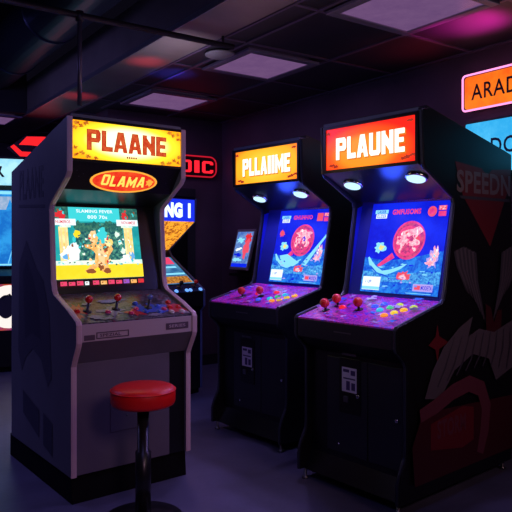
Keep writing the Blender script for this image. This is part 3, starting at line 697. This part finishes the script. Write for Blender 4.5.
# ================================================================== MACHINE BEHIND (NG 1)
def far_machine():
    W = .6
    o = thing('arcade_cabinet', 'small arcade cabinet with blue NG 1 marquee half hidden behind the grey machine', 'arcade machine', (-.866, 4.74, 0), R(50))
    fr = [(-.06,.04),(-.06,.66),(-.095,.70),(-.095,.82),(-.08,.835),(.29,1.09),(.32,1.14),(.03,1.365),(.015,1.38),(0,1.56)]
    pf = fr+[(.70,1.52),(.70,.04)]
    for x0, x1 in ((0,.022),(W-.022,W)):
        mb = MB(); mb.prism(pf, x0, x1, black_lam); mb.build('side_panel', o)
    for x in (.011, W-.011): side_trim(o, x, fr, mat('steel_blue_molding', (.12,.16,.34), .3), w=.022)
    mb = MB(); mb.slab(.022, W-.022, (0,1.555), (.695,1.515), .018, black_lam); mb.build('top_panel', o)
    mb = MB(); mb.box(.022, W-.022, .68, .695, .04, 1.5, black_lam); mb.build('back_panel', o)
    mb = MB(); mb.box(.022, W-.022, .004, .014, 1.372, 1.548, emi('ng_blue', (.01,.03,.75), 1.2)); mk = lab(mb.build('marquee', o), 'glowing blue marquee')
    A = plane_art(.022, W-.022, (.004,1.548), (.004,1.372)); A.text('NG 1', .42, .16, .92, .84, emi('ng_white', (.75,.9,1.), 1.5), .07); A.build('lettering', mk)
    mb = MB(); mb.slab(.022, W-.022, (.01,1.368), (.318,1.142), .01, emi('ng_orange_panel', (1.,.40,.03), 1.2, noise=(.35,.08,.01), nscale=38, thr=(.48,.56))); lab(mb.build('speaker_panel', o), 'orange patterned panel under the marquee')
    mb = MB(); mb.slab(.022, W-.022, (.315,1.135), (.28,1.085), .01, black_pl); mb.build('monitor_bezel', o)
    sA, sB = (.28,1.085), (-.02,.875)
    mb = MB(); mb.slab(.022, W-.022, sA, sB, .012, black_pl); mb.build('screen_shelf', o)
    A = plane_art(.022, W-.022, sA, sB)
    A.rect(.03,.02,.97,.98, emi('ng_screen_blue', (.03,.16,.42), .8, noise=(.1,.35,.6), nscale=12)); A.rect(.2,.03,.93,.28, gpink); A.rect(.1,.60,.95,.66, b_cy)
    A.rect(.1,.72,.95,.95, emi('ng_screen_orange', (.8,.35,.05), .9, noise=(.3,.08,.02), nscale=50)); A.rect(.3,.36,.9,.42, b_cy); lab(A.build('screen', o), 'tilted glowing screen')
    cA, cB = (-.022,.872), (-.094,.82)
    mb = MB(); mb.slab(.022, W-.022, cA, cB, .015, mat('ng_deck', (.03,.05,.12), .25)); mb.build('control_panel', o)
    for w in (.36,.52):
        P, n = deck(cA, cB, w, .03); joystick(o, P, n, red_pl if w > .5 else black_pl, 'dark joystick' if w < .5 else 'red joystick', h=.035, r=.018)
    bb = mat('ng_button', (.2,.4,.9), .2, emis=(.15,.4,1.), es=1.1)
    for w in (.30,.41,.45,.56):
        P, n = deck(cA, cB, w, .072); button(o, P, n, bb, 'lit blue button', r=.016)
    mb = MB(); mb.box(.022, W-.022, -.095, -.08, .70, .82, black_lam); mb.build('fascia', o)
    mb = MB(); mb.box(.022, W-.022, -.055, -.04, .04, .70, black_lam); mb.build('front_panel', o)
    mb = MB(); mb.box(.02, W-.02, -.04, .68, 0, .04, black_flat); mb.build('plinth', o)
far_machine()

# ================================================================== LEFT CABINET with white circle
def left_machine():
    W = .8
    o = thing('arcade_cabinet', 'tall blue-lit arcade cabinet at the left edge with a white circle on its base', 'arcade machine', (-2.60, 5.85, 0), R(20))
    fr = [(-.02,.05),(-.02,.80),(-.16,.84),(-.16,.90),(.02,.96),(.10,1.70),(.0,1.74),(0,2.0)]
    pf = fr+[(.65,2.0),(.65,.05)]
    for x0, x1 in ((0,.03),(W-.03,W)):
        mb = MB(); mb.prism(pf, x0, x1, black_lam); mb.build('side_panel', o)
    mb = MB(); mb.box(.03, W-.03, 0.001, .65, 1.98, 1.999, black_lam); mb.build('top_panel', o)
    mb = MB(); mb.box(.03, W-.03, .63, .65, .05, 1.98, black_lam); mb.build('back_panel', o)
    mb = MB(); mb.box(.03, W-.03, .003, .02, 1.735, 1.985, emi('left_marquee', (.45,.85,.95), 1.1, noise=(.25,.65,.9), nscale=5)); mk = lab(mb.build('marquee', o), 'pale cyan marquee with a black doodle')
    A = plane_art(.03, W-.03, (.003,1.985), (.003,1.735))
    bk = mat('doodle_ink', (.005,.01,.03), .6)
    A.stroke([(.48,.42),(.53,.25),(.60,.20),(.66,.30),(.72,.48)], .02, bk); A.stroke([(.55,.60),(.60,.55),(.68,.60)], .014, bk); A.stroke([(.57,.80),(.62,.75),(.66,.80)], .014, bk); A.stroke([(.30,.3),(.28,.5),(.33,.7)], .016, bk)
    A.build('doodle', mk)
    sA, sB = (.095,1.70), (.025,.97)
    mb = MB(); mb.slab(.03, W-.03, sA, sB, .01, black_pl); mb.build('monitor_bezel', o)
    A = plane_art(.05, W-.05, sA, sB)
    lb = emi('left_blue', (.01,.17,.62), 1., noise=(.03,.35,.85), nscale=7); ll = emi('left_line', (.15,.6,1.), 1.1); lg = emi('left_grey', (.25,.42,.66), 1., noise=(.45,.55,.75), nscale=18)
    A.rect(0,.01,1,.98,lb); A.rect(0,.02,1,.06,b_cy); A.rect(0,.09,1,.26,lg)
    for i in range(6): A.poly([(.35+.08*i,.26),(.40+.08*i,.12),(.45+.08*i,.26)], ll if i % 2 else lb)
    for k in ((.53,.34),(.66,.36)):
        A.stroke([(k[0],k[1]),(k[0],.90),(k[0]+.1,.90),(k[0]+.1,k[1]+.02),(k[0],k[1])], .006, ll)
    A.stroke([(.38,.95),(.45,.70),(.50,.62),(.56,.74),(.60,.95)], .007, ll); A.rect(0,.955,1,.975,b_cy)
    for i in range(7): A.rect(.42+.05*i, .80-.03*(i%3), .435+.05*i, .93, ll)
    lab(A.build('screen', o), 'tall blue glowing screen')
    mb = MB(); mb.slab(.03, W-.03, (.02,.96), (-.16,.90), .02, black_lam); mb.box(.03, W-.03, -.16, -.145, .84, .90, black_lam); mb.build('control_shelf', o)
    P, n = deck((.02,.96), (-.16,.90), .45, .1); joystick(o, P, n, black_pl, 'black joystick')
    mb = MB(); mb.box(.03, W-.03, -.02, 0, .05, .835, black_lam); fp = mb.build('front_panel', o)
    A = plane_art(.03, W-.03, (-.02,.835), (-.02,.38))
    A.rect(.02,.04,.98,.98, emi('left_orange', (.70,.10,.02), .75, noise=(.3,.03,.2), nscale=6)); A.ell(.40,.50,.28,.44, emi('left_circle', (.95,.85,.80), 1.1)); A.ell(.36,.50,.10,.24, art_gr2); A.stroke([(.30,.35),(.40,.25),(.46,.4)], .02, bk)
    lab(A.build('circle_artwork', fp), 'backlit white circle on orange')
    mb = MB(); mb.box(.02, W-.02, 0, .64, 0, .05, black_flat); mb.build('plinth', o)
    # hexagonal sign standing on top
    c = Vector((-2.60,5.85,2.0)) + Vector((math.cos(R(20)), math.sin(R(20)),0))*.57 + Vector((-math.sin(R(20)), math.cos(R(20)),0))*.12
    h = thing('hexagonal_sign', 'glowing red hexagonal sign on top of the blue-lit cabinet at left', 'sign', c, R(20))
    rd = emi('hex_red', (.95,.015,.02), 1.25)
    hx = [(-.27,.095),(-.10,.225),(.10,.225),(.27,.12),(.14,.012),(-.16,.012)]
    mb = MB(); n = len(hx); mb.add([(x,0,z) for x,z in hx]+[(x,.06,z) for x,z in hx], [tuple(range(n)), tuple(range(2*n-1,n-1,-1))]+[(i,(i+1)%n,n+(i+1)%n,n+i) for i in range(n)], mat('hex_housing', (.05,.005,.02), .4)); mb.build('housing', h)
    A = Art((-.27,0,.23), (1,0,0), (0,0,-1), (0,-1,0), .54, .23, lift=.002)
    A.poly([(.20,.42),(.33,.07),(.62,.04),(.82,.10),(.92,.32),(.84,.48),(.60,.46),(.40,.42)], rd)
    A.poly([(.06,.52),(.12,.42),(.25,.70),(.78,.72),(.74,.90),(.22,.90)], rd)
    lab(A.build('lit_face', h), 'glowing red shapes')
    mb = MB(); mb.box(-.14,.12,.0,.08,0,.012,black_pl); mb.build('stand', h)
left_machine()

# ================================================================== SIGNS
# signs on the right wall: local x along the wall towards the camera side (image right), y into the wall, z up
def wall_thing(name, label, cat, t, z):
    return thing(name, label, cat, RW(WR, t, z), YAW-R(90))
def rrect(x0, x1, z0, z1, r, n=6):
    pts = []
    for cx, cz, a0 in ((x1-r,z1-r,0),(x0+r,z1-r,90),(x0+r,z0+r,180),(x1-r,z0+r,270)):
        for i in range(n+1): a = R(a0+90*i/n); pts.append((cx+r*math.cos(a), cz+r*math.sin(a)))
    return pts
def sign_box(o, x0, x1, z0, z1, r, m, d0=-.05, d1=0., name='housing'):
    pts = rrect(x0, x1, z0, z1, r); n = len(pts); mb = MB()
    mb.add([(x,d0,z) for x,z in pts]+[(x,d1,z) for x,z in pts], [tuple(range(n)), tuple(range(2*n-1,n-1,-1))]+[(i,(i+1)%n,n+(i+1)%n,n+i) for i in range(n)], m)
    return mb.build(name, o)
s = wall_thing('neon_sign', 'orange lit wall sign with pink neon border reading ARAD', 'sign', 2.53, 2.04)
sign_box(s, .005, .60, -.018, .195, .02, black_pl, -.045, 0)
lab(sign_box(s, .012, .593, -.01, .188, .02, emi('arcade_orange', (.95,.11,.008), 1.15, noise=(1.,.20,.01), nscale=4), -.055, -.046, 'sign_face'), 'glowing orange face')
mb = MB(); mb.tube([(x,-.062,z) for x, z in rrect(.003,.602,-.02,.198,.022)], .0062, emi('neon_pink', (1.,.28,.62), 1.7), closed=True); lab(mb.build('neon_border', s), 'pink neon tube border')
A = Art((.012,-.055,.188), (1,0,0), (0,0,-1), (0,-1,0), .581, .198)
A.text('ARAD', .085, .26, .63, .74, mat('sign_dark_ink', (.03,.004,.02), .5), .012); lab(A.build('lettering', s), 'dark thin lettering')
s = wall_thing('light_box_sign', 'blue lit wall sign below the orange one with dark lettering', 'sign', 2.52, 1.62)
sign_box(s, 0, .75, 0, .33, .01, black_pl, -.05, 0)
lab(sign_box(s, .01, .74, .01, .318, .008, emi('box_blue', (.03,.42,.85), 1.05, noise=(.08,.55,.95), nscale=5), -.056, -.0505, 'sign_face'), 'glowing blue face')
A = Art((.01,-.056,.318), (1,0,0), (0,0,-1), (0,-1,0), .73, .308)
A.text('DC', .245, .34, .46, .66, mat('sign_navy_ink', (.01,.03,.12), .5), .015); A.build('lettering', s)
# red neon on the back wall
s = thing('neon_sign', 'red neon word sign with rounded outline on the dark back wall', 'sign', RW(2.72, TB, 1.83), YAW)
nr = emi('neon_red', (.95,.015,.03), 1.35)
sign_box(s, 0, .60, 0, .22, .07, mat('neon_backboard', (.03,.004,.01), .4), -.03, 0, 'backboard')
mb = MB(); mb.tube([(x,-.04,z) for x, z in rrect(.012,.588,.012,.208,.07)], .007, emi('neon_red_dim', (.6,.01,.03), .9), closed=True); mb.build('neon_outline', s)
A = Art((0,-.032,.22), (1,0,0), (0,0,-1), (0,-1,0), .60, .22)
A.block('ODIC', .06, .24, .93, .78, nr, gap=.22, t=.3); lab(A.build('lettering', s), 'glowing red letters')
# leaning blue poster screen on a bracket on the right wall by the corner
s = wall_thing('display_panel', 'small leaning blue and red lit display panel on the wall beside the middle cabinet', 'display', 5.13, .95)
mb = MB()
th = math.atan2(.10, .37)
def tl(x, y, z): return (x, y*math.cos(th)+z*math.sin(th)-.12, z*math.cos(th)-y*math.sin(th))
def tbox(mb, x0, x1, y0, y1, z0, z1, m):
    vs = [tl(x,y,z) for z in (z0,z1) for y in (y0,y1) for x in (x0,x1)]
    mb.add(vs, [(0,2,3,1),(4,5,7,6),(0,1,5,4),(2,6,7,3),(0,4,6,2),(1,3,7,5)], m)
tbox(mb, 0, .30, 0, .02, 0, .39, mat('display_frame_grey', (.35,.33,.38), .4)); mb.build('frame', s)
o0 = Vector(tl(.02,0,.365)); A = Art(o0, (1,0,0), Vector(tl(0,0,0))-Vector(tl(0,0,1)), Vector(tl(0,-1,0))-Vector(tl(0,0,0)), .26, .34, lift=.002)
db = emi('disp_blue', (.06,.16,.62), .85, noise=(.25,.45,.85), nscale=22, thr=(.4,.65)); A.rect(0,0,1,1,db); A.rect(0,.9,1,1,b_deep)
A.blob(.75,.18,.2,.14,gred,seed=1); A.blob(.72,.48,.17,.25,pred,seed=2); A.blob(.3,.25,.2,.08,b_cy,seed=3,j=.5); A.blob(.28,.5,.17,.05,white,seed=4,j=.5); A.blob(.3,.65,.2,.05,b_deep,seed=5,j=.5); A.blob(.3,.8,.25,.05,b_cy,seed=6,j=.5)
lab(A.build('screen', s), 'blue screen with a red figure')
mb = MB(); mb.box(.02,.28,-.13,-.001,-.06,-.035,black_pl); mb.box(.12,.18,-.05,-.001,-.035,.12,black_pl); mb.build('bracket', s)

# ================================================================== STOOL
st = thing('bar_stool', 'round stool with red vinyl seat on a black pole before the grey cabinet', 'stool', (-.493, 2.80, 0))
vinyl = mat('red_vinyl', (.95,.012,.012), .38, bump=.05, bscale=90, coat=.1)
def mk_prof(pts): return pts
mb = MB(); mb.lathe([(.001,.505),(.128,.505),(.136,.510),(.140,.520),(.141,.545),(.140,.568),(.134,.579),(.120,.585),(.06,.588),(.001,.589)], vinyl, n=48); lab(mb.build('seat', st), 'red vinyl seat')
mb = MB(); mb.tube([(.1405*math.cos(2*math.pi*i/48), .1405*math.sin(2*math.pi*i/48), .570) for i in range(48)], .003, vinyl, closed=True); mb.build('piping', st)
mb = MB(); mb.lathe([(.05,.493),(.075,.497),(.075,.505)], black_pl, n=24); mb.box(-.06,.06,-.012,.012,.482,.496,black_pl); mb.build('seat_mount', st)
mb = MB(); mb.lathe([(.034,.03),(.034,.30),(.026,.302),(.026,.495)], mat('stool_pole_black', (.012,.012,.014), .3), n=24); mb.build('pole', st)
mb = MB(); mb.lathe([(.175,0),(.178,.006),(.17,.014),(.08,.028),(.036,.034)], black_pl, n=40); mb.build('base', st)

# ================================================================== LIGHTS
def area(name, loc, target, size, e, col, sy=None):
    l = bpy.data.lights.new(name, 'AREA'); l.energy = e; l.color = col; l.size = size
    if sy: l.shape = 'RECTANGLE'; l.size_y = sy
    o = bpy.data.objects.new(name, l); COL.objects.link(o); o.location = loc
    o.rotation_euler = (Vector(target)-Vector(loc)).to_track_quat('-Z', 'Y').to_euler(); return o
def spot(name, loc, target, e, col, ang, blend=.5, soft=.05):
    l = bpy.data.lights.new(name, 'SPOT'); l.energy = e; l.color = col; l.spot_size = R(ang); l.spot_blend = blend; l.shadow_soft_size = soft
    o = bpy.data.objects.new(name, l); COL.objects.link(o); o.location = loc
    o.rotation_euler = (Vector(target)-Vector(loc)).to_track_quat('-Z', 'Y').to_euler(); return o
# room lighting: violet wash from ceiling fittings; the lamps after it are added, without fixtures
for n, t in ((2.465,2.175),(2.465,3.475),(2.465,4.80)):
    p = RW(n, t, ZC-.04); area('panel_wash', p, p-Vector((0,0,1)), .45, 2.2, (.62,.42,1.))
spot('front_fill', (1.1, -.2, 2.3), (-.62, 2.9, .45), 60, (.85,.46,.68), 30, 1., .3)  # added pinkish fill from the front
area('floor_wash', (-2.6, 3.6, 2.3), (-2.3, 5.0, 0), .8, 15, (.30,.27,.9))  # added blue fill for the floor at left
area('aisle_wash', (-.4, 1.6, 2.3), (-.25, 3.6, 0), .5, 3, (.28,.25,.95))  # added blue fill over the aisle
spot('red_patch_fill', RW(1.83,3.80,2.0), RW(1.83, 3.86, ZC), 7, (1.,.04,.06), 44, 1.)  # added, stands in for a red reflection under the beam
spot('red_patch_fill', RW(1.8,5.0,2.0), RW(1.8, 5.1, ZC), 6, (1.,.04,.06), 50, 1.)  # added likewise for the beam's far end
spot('beam_fill', RW(1.78,3.2,1.9), RW(1.8, 3.5, ZC), 11, (.75,.7,.9), 80, 1.)  # added to brighten the beam underside
area('beam_wash', RW(1.6,1.2,1.3), RW(1.8,2.6,ZC), .4, 2.6, (1.,.75,.62))  # added warm fill along the beam
spot('blue_patch_fill', RW(2.1,3.98,2.0), RW(2.12, 4.05, ZC), 14, (.05,.1,1.), 50, 1.)  # added, stands in for a blue reflection beside the beam
spot('magenta_fill', RW(3.05, 2.1, 2.1), RW(2.98, 2.18, ZC), 40, (1.,.015,.42), 84, 1.)  # added, stands in for the pink glow on the ceiling tiles
spot('red_ceiling_fill', RW(3.1, 2.6, 2.05), RW(3.05, 2.7, ZC), 2.5, (1.,.03,.04), 100, 1.)  # added red tint on the tiles near the wall
spot('side_wash', (2.3, .9, 2.2), (1.0, 3.1, .75), 38, (1.,.55,.6), 44, 1., .3)  # added to bring out the right cabinet's side art

w = bpy.data.worlds.new('world'); S.world = w; w.use_nodes = True
w.node_tree.nodes['Background'].inputs[0].default_value = (.25,.2,.5,1); w.node_tree.nodes['Background'].inputs[1].default_value = .01

# ================================================================== CAMERA
cd = bpy.data.cameras.new('camera'); cam = bpy.data.objects.new('camera', cd); COL.objects.link(cam)
cam.location = (0, 0, 1.22); cam.rotation_euler = (R(90), 0, 0)
cd.sensor_fit = 'HORIZONTAL'; cd.sensor_width = 36; cd.lens = 641/512*36; cd.shift_y = -15.4/512; cd.clip_start = .05
S.camera = cam
S.view_settings.view_transform = 'Standard'; S.view_settings.look = 'None'; S.view_settings.exposure = 0; S.view_settings.gamma = 1
S.view_settings.use_curve_mapping = False
